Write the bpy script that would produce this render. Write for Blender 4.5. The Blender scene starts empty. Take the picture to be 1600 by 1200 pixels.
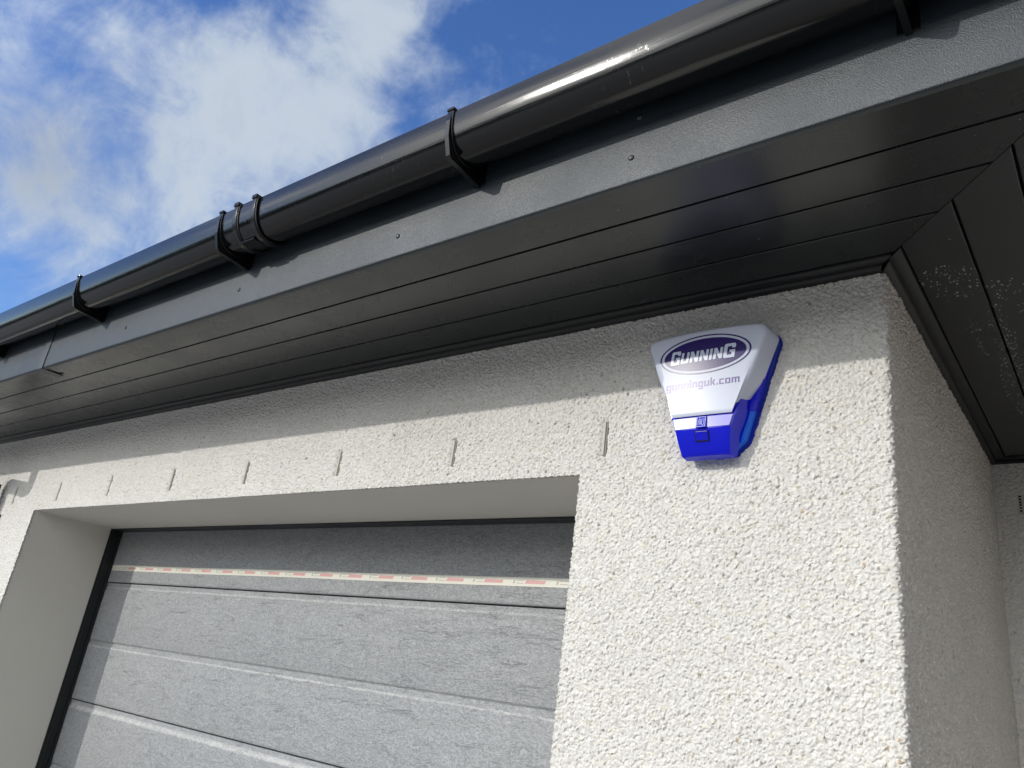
import bpy, math
import numpy as np
from mathutils import Matrix, Vector

scene = bpy.context.scene
# ------------------------------------------------------------------ camera
CAMLOC = Vector((0.3106, -1.4303, 1.6))
yaw, pitch, roll = -0.6976, 0.3712, 0.1399
fwd = Vector((math.sin(yaw)*math.cos(pitch), math.cos(yaw)*math.cos(pitch), math.sin(pitch)))
rt = Vector((math.cos(yaw), -math.sin(yaw), 0)); up = rt.cross(fwd)
r2 = rt*math.cos(roll) + up*math.sin(roll); u2 = up*math.cos(roll) - rt*math.sin(roll)
cam_data = bpy.data.cameras.new("camera"); cam = bpy.data.objects.new("camera", cam_data)
scene.collection.objects.link(cam)
M = Matrix((r2, u2, -fwd)).transposed().to_4x4(); M.translation = CAMLOC
cam.matrix_world = M
cam_data.sensor_width = 36; cam_data.lens = 36*1222.76/1600
cam_data.clip_start = 0.02; cam_data.clip_end = 3000
scene.camera = cam

# ------------------------------------------------------------------ light and exposure
TRAVEL = Vector((0.54, 1.0, -0.41)).normalized()          # direction the sunlight travels
SUN_EL = math.asin(-TRAVEL.z)
SUN_AZ = math.atan2(-TRAVEL.x, -TRAVEL.y)                 # clockwise from +Y
sd = bpy.data.lights.new("sun", 'SUN'); sd.energy = 2.7; sd.angle = math.radians(0.7)
sd.color = (1.0, 0.965, 0.90)
so = bpy.data.objects.new("sun", sd); scene.collection.objects.link(so)
so.rotation_euler = (-TRAVEL).to_track_quat('Z', 'Y').to_euler(); so.location = (-6, -10, 8)
scene.view_settings.view_transform = 'Standard'; scene.view_settings.look = 'None'
scene.view_settings.exposure = -0.45; scene.view_settings.gamma = 1.0
scene.render.engine = 'CYCLES'; scene.cycles.use_denoising = True
scene.cycles.max_bounces = 8; scene.cycles.diffuse_bounces = 5

world = bpy.data.worlds.new("World"); scene.world = world; world.use_nodes = True
nt = world.node_tree; N = nt.nodes; L = nt.links; N.clear()
def nd(t, **k):
    n = N.new(t)
    for a, b in k.items(): setattr(n, a, b)
    return n
def mth(op, a, b=None, c=None, clamp=False):
    n = nd('ShaderNodeMath', operation=op, use_clamp=clamp)
    for i, v in enumerate((a, b, c)):
        if v is None: continue
        if isinstance(v, (int, float)): n.inputs[i].default_value = v
        else: L.new(v, n.inputs[i])
    return n.outputs[0]
sky = nd('ShaderNodeTexSky', sky_type='NISHITA', sun_disc=False)
sky.sun_elevation = SUN_EL; sky.sun_rotation = SUN_AZ
sky.air_density = 1.0; sky.dust_density = 0.3; sky.ozone_density = 2.5
tc = nd('ShaderNodeTexCoord')
def noise(scale, detail, rough, vec, dist=0.0):
    n = nd('ShaderNodeTexNoise'); n.inputs['Scale'].default_value = scale; n.inputs['Detail'].default_value = detail
    n.inputs['Roughness'].default_value = rough; n.inputs['Distortion'].default_value = dist
    L.new(vec, n.inputs['Vector']); return n.outputs['Fac']
n1 = noise(4.2, 10, 0.60, tc.outputs['Generated'], 0.45)
n2 = noise(11.0, 9, 0.62, tc.outputs['Generated'], 0.6)
n3 = noise(1.3, 4, 0.5, tc.outputs['Generated'])
blobs = [  # direction on the sky, tightness, weight
    ((-0.834,0.141,0.534), 265, 0.55),
    ((-0.871,0.197,0.451), 206, 0.50),
    ((-0.906,0.239,0.350), 184, 0.50),
    ((-0.873,0.256,0.416), 304, 0.35),
    ((-0.762,0.316,0.565), 123, 0.50),
    ((-0.698,0.360,0.619), 184, 0.40),
    ((-0.643,0.412,0.646), 233, 0.30),
    ((-0.793,0.380,0.477), 149, 0.40),
    ((-0.713,0.415,0.564), 149, 0.40),
    ((-0.622,0.457,0.635), 200, 0.38),
    ((-0.761,0.227,0.608), 493, 0.35),
    ((-0.602,0.390,0.697), 597, 0.25),
    ((-0.496,0.489,0.718), 500, 0.34),
    ((-0.811,0.301,0.502), 414, 0.25),
    ((-0.816,0.202,0.542), 500, -0.55),
    ((-0.838,0.258,0.481), 700, -0.50),
    ((-0.699,0.288,0.655), 450, -0.60),
    ((-0.540,0.491,0.683), 414, -0.22),
    ((-0.453,0.532,0.715), 184, -0.32),
    ((-0.850,0.312,0.426), 933, -0.25),
    ((-0.619,0.486,0.617), 2209, -0.20),
    ((-0.687,0.379,0.620), 2209, -0.20),
    ((-0.918,0.242,0.315), 933, -0.20),
    ((-0.561,0.442,0.700), 933, -0.30)]
acc = None
for d, k, w in blobs:
    d = Vector(d).normalized()
    dot = nd('ShaderNodeVectorMath', operation='DOT_PRODUCT')
    L.new(tc.outputs['Generated'], dot.inputs[0]); dot.inputs[1].default_value = d
    e = mth('EXPONENT', mth('MULTIPLY', mth('SUBTRACT', dot.outputs['Value'], 1.0), float(k)))
    e = mth('MULTIPLY', e, float(w)*.52)
    acc = e if acc is None else mth('ADD', acc, e)
v = mth('ADD', acc, mth('MULTIPLY', mth('SUBTRACT', n1, 0.5), 2.1))
v = mth('ADD', v, mth('MULTIPLY', mth('SUBTRACT', n2, 0.5), 0.90))
v = mth('ADD', v, mth('MULTIPLY', mth('SUBTRACT', n3, 0.5), 0.30))
bk = nd('ShaderNodeVectorMath', operation='DOT_PRODUCT'); L.new(tc.outputs['Generated'], bk.inputs[0]); bk.inputs[1].default_value = (.62, -.75, .2)
v = mth('ADD', v, mth('MULTIPLY', mth('ADD', bk.outputs['Value'], .25, clamp=True), 0.55))  # extra unseen cloud to the right and behind, added to whiten the ambient light
mr = nd('ShaderNodeMapRange', interpolation_type='SMOOTHSTEP'); L.new(v, mr.inputs[0])
mr.inputs[1].default_value = -0.12; mr.inputs[2].default_value = 0.70
bgs = nd('ShaderNodeBackground'); bgs.inputs['Strength'].default_value = 0.13
hs = nd('ShaderNodeHueSaturation'); hs.inputs['Saturation'].default_value = 1.22; hs.inputs['Value'].default_value = 2.2; hs.inputs['Hue'].default_value = .515
L.new(sky.outputs[0], hs.inputs['Color']); L.new(hs.outputs[0], bgs.inputs['Color'])
bgc = nd('ShaderNodeBackground')
cr = nd('ShaderNodeValToRGB')                       # thin cloud bluish-white, thick cloud greyer underneath
cr.color_ramp.elements[0].position = 0.0; cr.color_ramp.elements[0].color = (.74, .88, 1.08, 1)
cr.color_ramp.elements[1].position = 1.0; cr.color_ramp.elements[1].color = (.78, .87, .98, 1)
el = cr.color_ramp.elements.new(.55); el.color = (.90, 1.0, 1.08, 1)
L.new(mth('MULTIPLY', v, 1.3, clamp=True), cr.inputs[0])
warm = nd('ShaderNodeMix', data_type='RGBA'); warm.inputs[7].default_value = (1.0, .98, .94, 1)
L.new(cr.outputs[0], warm.inputs[6])
sw = nd('ShaderNodeVectorMath', operation='DOT_PRODUCT'); L.new(tc.outputs['Generated'], sw.inputs[0]); sw.inputs[1].default_value = Vector((-.25, -1, .15)).normalized()
gd_ = nd('ShaderNodeVectorMath', operation='DOT_PRODUCT'); L.new(tc.outputs['Generated'], gd_.inputs[0]); gd_.inputs[1].default_value = Vector((-.868, .19, .46)).normalized()
L.new(mth('MULTIPLY', sw.outputs['Value'], 1.1, clamp=True), warm.inputs[0]); L.new(warm.outputs[2], bgc.inputs['Color'])
grey = mth('MULTIPLY', mth('EXPONENT', mth('MULTIPLY', mth('SUBTRACT', gd_.outputs['Value'], 1.0), 260.0)), .36)
# clouds out of view towards the sun, brightened to fill the shade
L.new(mth('SUBTRACT', mth('ADD', 1.0, mth('MULTIPLY', mth('POWER', mth('MAXIMUM', sw.outputs['Value'], 0.0), 1.5), 4.0)), grey), bgc.inputs['Strength'])
# (photo exposure lifts the whole sky)
mix = nd('ShaderNodeMixShader'); L.new(mth('MULTIPLY', mr.outputs[0], 0.90), mix.inputs[0])
L.new(bgs.outputs[0], mix.inputs[1]); L.new(bgc.outputs[0], mix.inputs[2])
out = nd('ShaderNodeOutputWorld'); L.new(mix.outputs[0], out.inputs['Surface'])

# ------------------------------------------------------------------ measurements (metres)
XL, XR, ZL = -3.5387, -0.6503, 2.0714      # garage opening
YF, YD = 0.355, 0.41                       # frame face, door leaf face
ZS = 2.449                                 # soffit
E = 0.461                                  # eave overhang
DEEP = 1.2737                              # depth of the recess
XMIN = -6.0

# ------------------------------------------------------------------ helpers
C = scene.collection
def material(name, base=(.5,.5,.5), rough=.5, spec=.5):
    m = bpy.data.materials.new(name); m.use_nodes = True
    b = m.node_tree.nodes['Principled BSDF']
    b.inputs['Base Color'].default_value = (*base, 1); b.inputs['Roughness'].default_value = rough
    b.inputs['Specular IOR Level'].default_value = spec
    return m, m.node_tree, b
class G:
    """tiny node helper for one material tree"""
    def __init__(s, t): s.t = t; s.tc = t.nodes.new('ShaderNodeTexCoord')
    def n(s, typ, ins=None, **k):
        n = s.t.nodes.new(typ)
        for a, b in k.items(): setattr(n, a, b)
        for a, b in (ins or {}).items():
            if isinstance(b, bpy.types.NodeSocket): s.t.links.new(b, n.inputs[a])
            else: n.inputs[a].default_value = b
        return n
    def map(s, scale, rot=(0,0,0)):
        return s.n('ShaderNodeMapping', {'Vector': s.tc.outputs['Object'], 'Scale': scale, 'Rotation': rot}).outputs[0]
    def noise(s, vec, scale, detail=4, rough=.5, dist=0):
        return s.n('ShaderNodeTexNoise', {'Vector': vec, 'Scale': scale, 'Detail': detail, 'Roughness': rough, 'Distortion': dist}).outputs['Fac']
    def m(s, op, a, b=0.0, clamp=False):
        return s.n('ShaderNodeMath', {0: a, 1: b}, operation=op, use_clamp=clamp).outputs[0]
    def rng(s, v, a, b, c=0., d=1.):
        return s.n('ShaderNodeMapRange', {0: v, 1: a, 2: b, 3: c, 4: d}).outputs[0]
    def bump(s, h, strength, dist, normal=None):
        ins = {'Height': h, 'Strength': strength, 'Distance': dist}
        if normal is not None: ins['Normal'] = normal
        return s.n('ShaderNodeBump', ins).outputs[0]
    def mixc(s, f, a, b):
        n = s.n('ShaderNodeMix', data_type='RGBA')
        for i, v in ((0, f), (6, a), (7, b)):
            if isinstance(v, bpy.types.NodeSocket): s.t.links.new(v, n.inputs[i])
            else: n.inputs[i].default_value = v if i == 0 else (*v, 1)
        return n.outputs[2]
    def link(s, a, b): s.t.links.new(a, b)

def mesh_obj(name, verts, faces, mat, parent=None, smooth=False, loc=None):
    me = bpy.data.meshes.new(name); me.from_pydata([tuple(v) for v in verts], [], [tuple(f) for f in faces])
    me.validate(); me.update(); me.materials.append(mat)
    if smooth: me.polygons.foreach_set('use_smooth', [True]*len(me.polygons))
    o = bpy.data.objects.new(name, me); C.objects.link(o)
    if parent is not None:
        o.parent = parent; o.matrix_parent_inverse = Matrix.Translation(-parent.location)
    return o
def grid_mesh(name, V, quads, mat, parent, col=None):
    me = bpy.data.meshes.new(name); me.vertices.add(len(V)); me.vertices.foreach_set('co', V.astype(np.float32).ravel())
    n = len(quads); me.loops.add(n*4); me.loops.foreach_set('vertex_index', quads.astype(np.int32).ravel())
    me.polygons.add(n); me.polygons.foreach_set('loop_start', np.arange(n, dtype=np.int32)*4)
    me.polygons.foreach_set('loop_total', np.full(n, 4, np.int32))
    me.polygons.foreach_set('use_smooth', np.ones(n, bool))
    if col is not None:
        a = me.color_attributes.new('stone', 'FLOAT_COLOR', 'POINT')
        a.data.foreach_set('color', np.c_[col, np.ones(len(col))].astype(np.float32).ravel())
    me.update(calc_edges=True); me.materials.append(mat)
    o = bpy.data.objects.new(name, me); C.objects.link(o)
    if parent is not None:
        o.parent = parent; o.matrix_parent_inverse = Matrix.Translation(-parent.location)
    return o
class MB:
    def __init__(s): s.v = []; s.f = []
    def add(s, v, f):
        k = len(s.v); s.v += [tuple(p) for p in v]; s.f += [tuple(i+k for i in q) for q in f]
    def box(s, a, b):
        x0,y0,z0 = [min(p,q) for p,q in zip(a,b)]; x1,y1,z1 = [max(p,q) for p,q in zip(a,b)]
        s.add([(x0,y0,z0),(x1,y0,z0),(x1,y1,z0),(x0,y1,z0),(x0,y0,z1),(x1,y0,z1),(x1,y1,z1),(x0,y1,z1)],
              [(3,2,1,0),(4,5,6,7),(0,1,5,4),(1,2,6,5),(2,3,7,6),(3,0,4,7)])
    def prism(s, pts, f0, f1):
        """closed outline pts, mapped to 3D by f0 (one end) and f1 (other end)"""
        n = len(pts); s.add([f0(p) for p in pts]+[f1(p) for p in pts],
              [tuple(range(n))[::-1], tuple(range(n, 2*n))]+[(i,(i+1)%n,n+(i+1)%n,n+i) for i in range(n)])
    def tube(s, path, r, n=24, cap=True):
        P = [Vector(p) for p in path]; rings = []; prev = None
        for i, p in enumerate(P):
            d = (P[min(i+1,len(P)-1)]-P[max(i-1,0)]).normalized()
            a = prev if prev is not None else (Vector((1,0,0)) if abs(d.x) < .9 else Vector((0,1,0)))
            a = (a - d*a.dot(d)).normalized(); prev = a; b = d.cross(a)
            rings.append([p+(a*math.cos(t)+b*math.sin(t))*r for t in [2*math.pi*j/n for j in range(n)]])
        v = [q for R in rings for q in R]
        f = [(i*n+j, i*n+(j+1)%n, (i+1)*n+(j+1)%n, (i+1)*n+j) for i in range(len(P)-1) for j in range(n)]
        if cap: f += [tuple(range(n))[::-1], tuple(range((len(P)-1)*n, len(P)*n))]
        s.add(v, f)
    def build(s, name, mat, parent=None, bevel=0, smooth=False, seg=2):
        o = mesh_obj(name, s.v, s.f, mat, parent, smooth)
        if bevel:
            b = o.modifiers.new('bevel', 'BEVEL'); b.width = bevel; b.segments = seg; b.limit_method = 'ANGLE'; b.angle_limit = math.radians(35)
            b.harden_normals = False
        return o
def auto(o, deg=40):
    me = o.data; me.polygons.foreach_set('use_smooth', [True]*len(me.polygons))
    me.update()
    try:
        me.set_sharp_from_angle(angle=math.radians(deg))
    except Exception: pass
    return o
def tag(o, label, cat, group=None):
    o['label'] = label; o['category'] = cat
    if group: o['group'] = group
    return o
def empty(name, loc):
    o = bpy.data.objects.new(name, None); o.location = loc; C.objects.link(o); o.empty_display_size = .1
    bpy.context.view_layer.update(); return o

# ------------------------------------------------------------------ materials
# roughcast: white spar chippings
m_rough, t, b = material('roughcast_chips', rough=.82, spec=.3); g = G(t)
at = g.n('ShaderNodeAttribute', attribute_name='stone')
nz = g.noise(g.tc.outputs['Object'], 260, 3, .6); nl = g.noise(g.tc.outputs['Object'], 2.2, 3, .5)
shade = g.m('ADD', g.rng(nz, .3, .7, .92, 1.05), g.rng(nl, .3, .7, -.04, .03))
mul = g.n('ShaderNodeVectorMath', {0: at.outputs['Color'], 1: shade}, operation='MULTIPLY')
g.link(mul.outputs[0], b.inputs['Base Color'])
g.link(g.bump(g.noise(g.tc.outputs['Object'], 420, 3, .6), .5, .0012), b.inputs['Normal'])
# the same render where it is only seen far off (not displaced)
m_rough2, t, b = material('roughcast_plain', (.62,.6,.55), .85, .3); g = G(t)
vo = g.n('ShaderNodeTexVoronoi', {'Vector': g.tc.outputs['Object'], 'Scale': 120.0})
g.link(g.bump(vo.outputs['Distance'], 1.0, .004), b.inputs['Normal'])
# smooth painted render of the reveals
m_plaster, t, b = material('smooth_render', (.62,.60,.54), .8, .3); g = G(t)
g.link(g.mixc(g.noise(g.tc.outputs['Object'], 3, 5, .6), (.585,.565,.51), (.65,.63,.57)), b.inputs['Base Color'])
g.link(g.bump(g.noise(g.tc.outputs['Object'], 30, 6, .65), .25, .004), b.inputs['Normal'])
# anthracite upvc, embossed and dusty
def upvc(name, base, rough, emb, axis, spots):
    m, t, b = material(name, base, rough, .5); g = G(t)
    vec = g.map((4, 30, 30) if axis == 'x' else (30, 4, 30))
    grain = g.noise(vec, 8, 5, .6, .4)
    fine = g.noise(g.tc.outputs['Object'], 480, 2, .6)
    dust = g.noise(g.tc.outputs['Object'], 5, 6, .6)
    col = g.mixc(g.rng(dust, .45, .75, 0, .5), base, tuple(c*1.6+.003 for c in base))
    col = g.mixc(g.rng(g.noise(g.tc.outputs['Object'], 170, 2, .4), .785, .81), col, (.26,.27,.27)) if spots else col
    if spots == 2:      # dried splashes of lime left by the render: droplets in swirls
        vor = g.n('ShaderNodeTexVoronoi', {'Vector': g.map((1,.6,1), (0,0,.5)), 'Scale': 190.0, 'Randomness': 1.0})
        size = g.n('ShaderNodeSeparateColor', {0: vor.outputs['Color']})
        thr = g.m('MULTIPLY', g.m('POWER', size.outputs[0], 1.5), .46)
        drop = g.m('LESS_THAN', vor.outputs['Distance'], thr)
        sx = g.n('ShaderNodeSeparateXYZ', {0: g.tc.outputs['Object']})
        wob = g.m('MULTIPLY', g.m('SUBTRACT', g.noise(g.tc.outputs['Object'], 22, 3, .5), .5), 1.1)
        reg = None
        for cx, cy, rx, ry in ((.092,.105,.062,.075), (.19,.165,.055,.05), (.107,.37,.010,.13), (.152,.40,.022,.20), (.145,.68,.03,.25), (.23,.30,.04,.12)):
            d2 = g.m('ADD', g.m('POWER', g.m('DIVIDE', g.m('SUBTRACT', sx.outputs[0], cx), rx), 2.0), g.m('POWER', g.m('DIVIDE', g.m('SUBTRACT', sx.outputs[1], cy), ry), 2.0))
            r_ = g.m('LESS_THAN', g.m('ADD', d2, wob), 1.0); reg = r_ if reg is None else g.m('MAXIMUM', reg, r_)
        band = g.rng(g.noise(g.tc.outputs['Object'], 30, 2, .5), .33, .42)
        col = g.mixc(g.m('MULTIPLY', g.m('MULTIPLY', drop, band), reg), col, (.32,.33,.33))
    g.link(col, b.inputs['Base Color'])
    g.link(g.rng(dust, .3, .7, rough*.85, min(1, rough*1.2)), b.inputs['Roughness'])
    h = g.m('ADD', g.m('MULTIPLY', grain, .18), g.m('MULTIPLY', fine, .8))
    g.link(g.bump(h, emb, .0012), b.inputs['Normal'])
    return m
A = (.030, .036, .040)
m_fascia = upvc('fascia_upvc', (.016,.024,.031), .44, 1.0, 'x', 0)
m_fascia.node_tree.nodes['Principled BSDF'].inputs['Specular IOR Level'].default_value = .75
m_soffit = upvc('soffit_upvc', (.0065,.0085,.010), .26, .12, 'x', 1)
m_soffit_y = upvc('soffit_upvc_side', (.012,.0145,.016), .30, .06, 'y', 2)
m_trim = upvc('trim_upvc', (.006,.007,.008), .45, .05, 'x', 0)
m_black, _, _ = material('black_gap', (.004,.004,.004), .9)
# gutter plastic
m_gutter, t, b = material('gutter_plastic', (.004,.0045,.005), .12, .5); g = G(t)
st = g.noise(g.map((1.5, 90, 90)), 3, 4, .6)
g.link(g.rng(st, .3, .7, .09, .17), b.inputs['Roughness'])
scv = g.n('ShaderNodeTexNoise', {'Vector': g.map((30, 8, 12)), 'Scale': 6.0, 'Detail': 5.0, 'Roughness': .7}).outputs['Fac']
msk = g.noise(g.tc.outputs['Object'], 4, 2, .5)
sc = g.m('MULTIPLY', g.rng(scv, .62, .69), g.rng(msk, .54, .60))
g.link(g.mixc(g.m('MULTIPLY', sc, .3), (.004,.0045,.005), (.2,.2,.2)), b.inputs['Base Color'])
g.link(g.bump(g.m('ADD', st, g.m('MULTIPLY', sc, .3)), .08, .002), b.inputs['Normal'])
m_bracket, t, b = material('bracket_plastic', (.008,.0085,.009), .2, .5)
m_seal, _, _ = material('rubber_seal', (.006,.006,.006), .6)
m_screw, _, _ = material('screw_cap', (.05,.055,.06), .25)
m_tile, t, b = material('roof_tile', (.05,.05,.055), .75); g = G(t)
g.link(g.bump(g.noise(g.tc.outputs['Object'], 60, 5, .6), .4, .004), b.inputs['Normal'])
# garage door steel, woodgrain emboss
m_door, t, b = material('door_steel', (.235,.245,.252), .42, .5); g = G(t)
warp = g.noise(g.map((1.6, 1, 5)), 3.0, 4, .55)
def wvec(sc, amp):
    return g.n('ShaderNodeVectorMath', {0: g.map(sc), 1: g.n('ShaderNodeCombineXYZ', {0: 0.0, 1: 0.0, 2: g.m('MULTIPLY', warp, amp)}).outputs[0]}, operation='ADD').outputs[0]
gr = g.noise(wvec((14, 1, 60), 6.0), 4.0, 3, .6, 1.0)               # short emboss dashes
gr2 = g.noise(wvec((1.8, 1, 30), 3.0), 3.0, 3, .55, .4)             # longer grain
ridge = g.m('ABSOLUTE', g.m('SUBTRACT', gr2, .5))
crk = g.m('MULTIPLY', g.rng(ridge, .0, .012, 1, 0), g.rng(g.noise(g.map((2.5,1,9)), 3.2, 2, .5), .47, .60))
fine = g.noise(g.map((1, 1, 1.7)), 150, 3, .7)
h = g.m('SUBTRACT', g.m('ADD', g.m('MULTIPLY', gr, 1.0), g.m('MULTIPLY', fine, 1.2)), g.m('MULTIPLY', crk, .5))
g.link(g.bump(h, .75, .0022), b.inputs['Normal'])
dirt = g.noise(g.tc.outputs['Object'], 2.5, 5, .6)
dc = g.mixc(g.rng(dirt, .35, .7, 0, .4), (.225,.238,.247), (.27,.278,.282))
tip = g.rng(g.m('ADD', g.m('MULTIPLY', gr, .35), g.m('MULTIPLY', fine, .65)), .42, .60)
dc = g.mixc(g.m('MULTIPLY', tip, .62), dc, (.48,.485,.487))          # worn dusty high spots
dc = g.mixc(g.m('MULTIPLY', crk, .5), dc, (.11,.115,.12))
sz = g.n('ShaderNodeSeparateXYZ', {0: g.tc.outputs['Object']})
lw = g.noise(g.map((1, 1, 0)), 16, 5, .7)
for zc_i, wd, k_ in ((1.8065, .0050, .55), (1.5445, .0045, .65), (1.2880, .0120, .75)):   # pale lime dust lying along each ledge
    dz = g.m('ABSOLUTE', g.m('SUBTRACT', g.m('ADD', sz.outputs[2], g.m('MULTIPLY', g.m('SUBTRACT', lw, .5), .006)), zc_i))
    mk_ = g.m('MULTIPLY', g.rng(dz, wd*.4, wd, k_, 0), g.rng(g.m('ADD', g.m('MULTIPLY', fine, .5), g.m('MULTIPLY', lw, .5)), .35, .58))
    dc = g.mixc(mk_, dc, (.62,.62,.60))
g.link(dc, b.inputs['Base Color'])
m_frame, _, _ = material('door_frame', (.010,.012,.013), .35)
m_vent, t, b = material('vent_plastic', (.50,.48,.42), .6)
m_ventdark, _, _ = material('vent_dark', (.30,.285,.25), .8)
m_tape, _, _ = material('tape_white', (.72,.70,.60), .35)
m_tapered, _, _ = material('tape_red', (.64,.34,.32), .4)
m_tapegrey, _, _ = material('tape_grey', (.42,.42,.38), .4)
# alarm box plastics
m_white, t, b = material('alarm_white', (.55,.59,.70), .26, .16)
m_ink, _, _ = material('ink_navy', (.022,.010,.115), .25, .26)
m_ink2, _, _ = material('ink_purple', (.115,.07,.27), .25, .26)
m_letter, _, _ = material('logo_white', (.53,.58,.70), .25, .26)
def blue(name, base, trans):
    m, t, b = material(name, base, .19, .6)
    tl = t.nodes.new('ShaderNodeBsdfTranslucent'); tl.inputs['Color'].default_value = (.01,.20,1.0,1)
    mx = t.nodes.new('ShaderNodeMixShader'); mx.inputs[0].default_value = trans
    t.links.new(b.outputs[0], mx.inputs[1]); t.links.new(tl.outputs[0], mx.inputs[2])
    t.links.new(mx.outputs[0], t.nodes['Material Output'].inputs['Surface']); return m
m_blue = blue('lens_blue', (.0005,.004,.70), .32)
m_blue2 = blue('backplate_blue', (.003,.02,.42), .65)
m_ground, t, b = material('gravel_paving', (.36,.34,.31), .9); g = G(t)
g.link(g.mixc(g.noise(g.tc.outputs['Object'], 12, 6, .7), (.31,.29,.26), (.44,.42,.38)), b.inputs['Base Color'])

# ------------------------------------------------------------------ ground
gr_ = mesh_obj('ground', [(-400,-400,0),(400,-400,0),(400,400,0),(-400,400,0)], [(0,1,2,3)], m_ground); gr_['kind'] = 'structure'

# added ring of unseen high ground, masking the bright horizon in the gutter's reflections
hv = []; hf = []; NH = 96
for i in range(NH):
    a = 2*math.pi*i/NH; hh = 12+2.5*math.sin(a*3+1)+2*math.sin(a*7)+1.2*math.sin(a*17)
    hv += [(70*math.cos(a), 70*math.sin(a), -.5), (82*math.cos(a), 82*math.sin(a), hh), (140*math.cos(a), 140*math.sin(a), hh*.8), (160*math.cos(a), 160*math.sin(a), -.5)]
for i in range(NH):
    j = (i+1) % NH; hf += [(i*4+k, j*4+k, j*4+k+1, i*4+k+1) for k in range(3)]
m_horizon_mask, t, b = material('horizon_mask_green', (.04,.05,.025), .95)
hl = mesh_obj('horizon_mask', hv, hf, m_horizon_mask); hl['kind'] = 'structure'

# ------------------------------------------------------------------ house
house = empty('house', (0, 0, 0))
tag(house, 'white roughcast house corner with dark grey eaves and a grey sectional garage door', 'house')

rs = np.random.RandomState(7)
VENTS = [(-.5945, 2.113, 2.192, 1.0), (-1.0515, 2.118, 2.187, .7), (-1.504, 2.118, 2.191, .5), (-1.967, 2.116, 2.188, .8),
         (-2.427, 2.113, 2.190, .8), (-2.90, 2.111, 2.195, .25), (-3.355, 2.108, 2.183, .45), (-3.82, 2.11, 2.188, .45)]
def cell_rand(ix, iy, seed):
    h = (ix.astype(np.int64)*73856093) ^ (iy.astype(np.int64)*19349663) ^ (seed*83492791)
    h = (h ^ (h >> 13))*1274126177; h = h & 0xffffffff; h = ((h ^ (h >> 16))*2246822519) & 0xffffffff
    h = (h ^ (h >> 15)) & 0xffffff
    return h/float(0xffffff)
def stones(u, v, cell, seed, H):
    """field of angular chippings: height and an id per point"""
    iu = np.floor(u/cell).astype(np.int64); iv = np.floor(v/cell).astype(np.int64)
    best = np.zeros_like(u); bid = np.zeros_like(u)
    for du in (-1,0,1):
        for dv in (-1,0,1):
            a, b_ = iu+du, iv+dv
            R = lambda k: cell_rand(a, b_, seed+k)
            cx = (a+.1+.8*R(1))*cell; cy = (b_+.1+.8*R(2))*cell
            th = R(3)*math.pi; c, s_ = np.cos(th), np.sin(th)
            dx, dy = u-cx, v-cy; p, q = (c*dx+s_*dy)/cell, (-s_*dx+c*dy)/cell
            asp = .75+.5*R(4); sz = .38+.30*R(5)
            p = p/asp; q = q*asp
            d = np.maximum(np.maximum(np.abs(p), np.abs(q)), .72*(np.abs(p)+np.abs(q)))
            top = (.30+.70*R(6)) + .75*(R(7)-.5)*p*2 + .75*(R(8)-.5)*q*2
            hgt = np.minimum(top, (sz+.22-d)*4.5)*H
            m_ = hgt > best
            best = np.where(m_, hgt, best); bid = np.where(m_, R(9), bid)
    return best, bid
def roughcast(u, v, seed=0):
    h1, i1 = stones(u, v, .0058, 11+seed, .0060); h2, i2 = stones(u+.31, v+.17, .0042, 51+seed, .0047)
    big = i1 < 2; m_ = h1 > h2
    h = np.where(m_, h1, h2); i = np.where(m_, i1, i2)
    iu = np.floor(u/.013).astype(np.int64); iv = np.floor(v/.013).astype(np.int64)
    pr_ = cell_rand(iu, iv, 301+seed); px_ = (iu+.25+.5*cell_rand(iu, iv, 302))*.013; pz_ = (iv+.25+.5*cell_rand(iu, iv, 303))*.013
    pit = (pr_ < .022) & (np.hypot(u-px_, (v-pz_)*.7) < .0012+.0016*cell_rand(iu, iv, 304))      # small pits where a chip fell out
    h = np.where(pit, h*.15-.001, h)
    lf = (np.sin(u*41+2*np.sin(v*33))*np.sin(v*37+1.3*np.sin(u*29)))*.0004 + np.sin(u*9+v*5)*.0005
    h = h + lf
    tone = .615+.12*np.modf(i*37.3)[0]
    col = np.stack([tone*1.0, tone*.98, tone*.92], -1)
    k = np.modf(i*911.7)[0]
    warm = (k < .06)[:, None]; brown = (k > .9991)[:, None]; dark = ((k > .9955) & (k <= .9991))[:, None]
    col = np.where(warm, col*np.array([1.01,.975,.89]), col)
    col = np.where(brown, np.array([.46,.35,.25]), col); col = np.where(dark, np.array([.48,.45,.38]), col)
    low = ((h < .0014) | pit)[:, None]
    col = np.where(low, col*np.array([.76,.75,.72]), col)      # cement between the chips, toned darker for the shadows in the crevices
    return h, np.where(pit[:, None], col*.82, col)
def spaced(a, b_, step):
    n = max(1, int(round((b_-a)/step))); return np.linspace(a, b_, n+1)[:-1]
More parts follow.
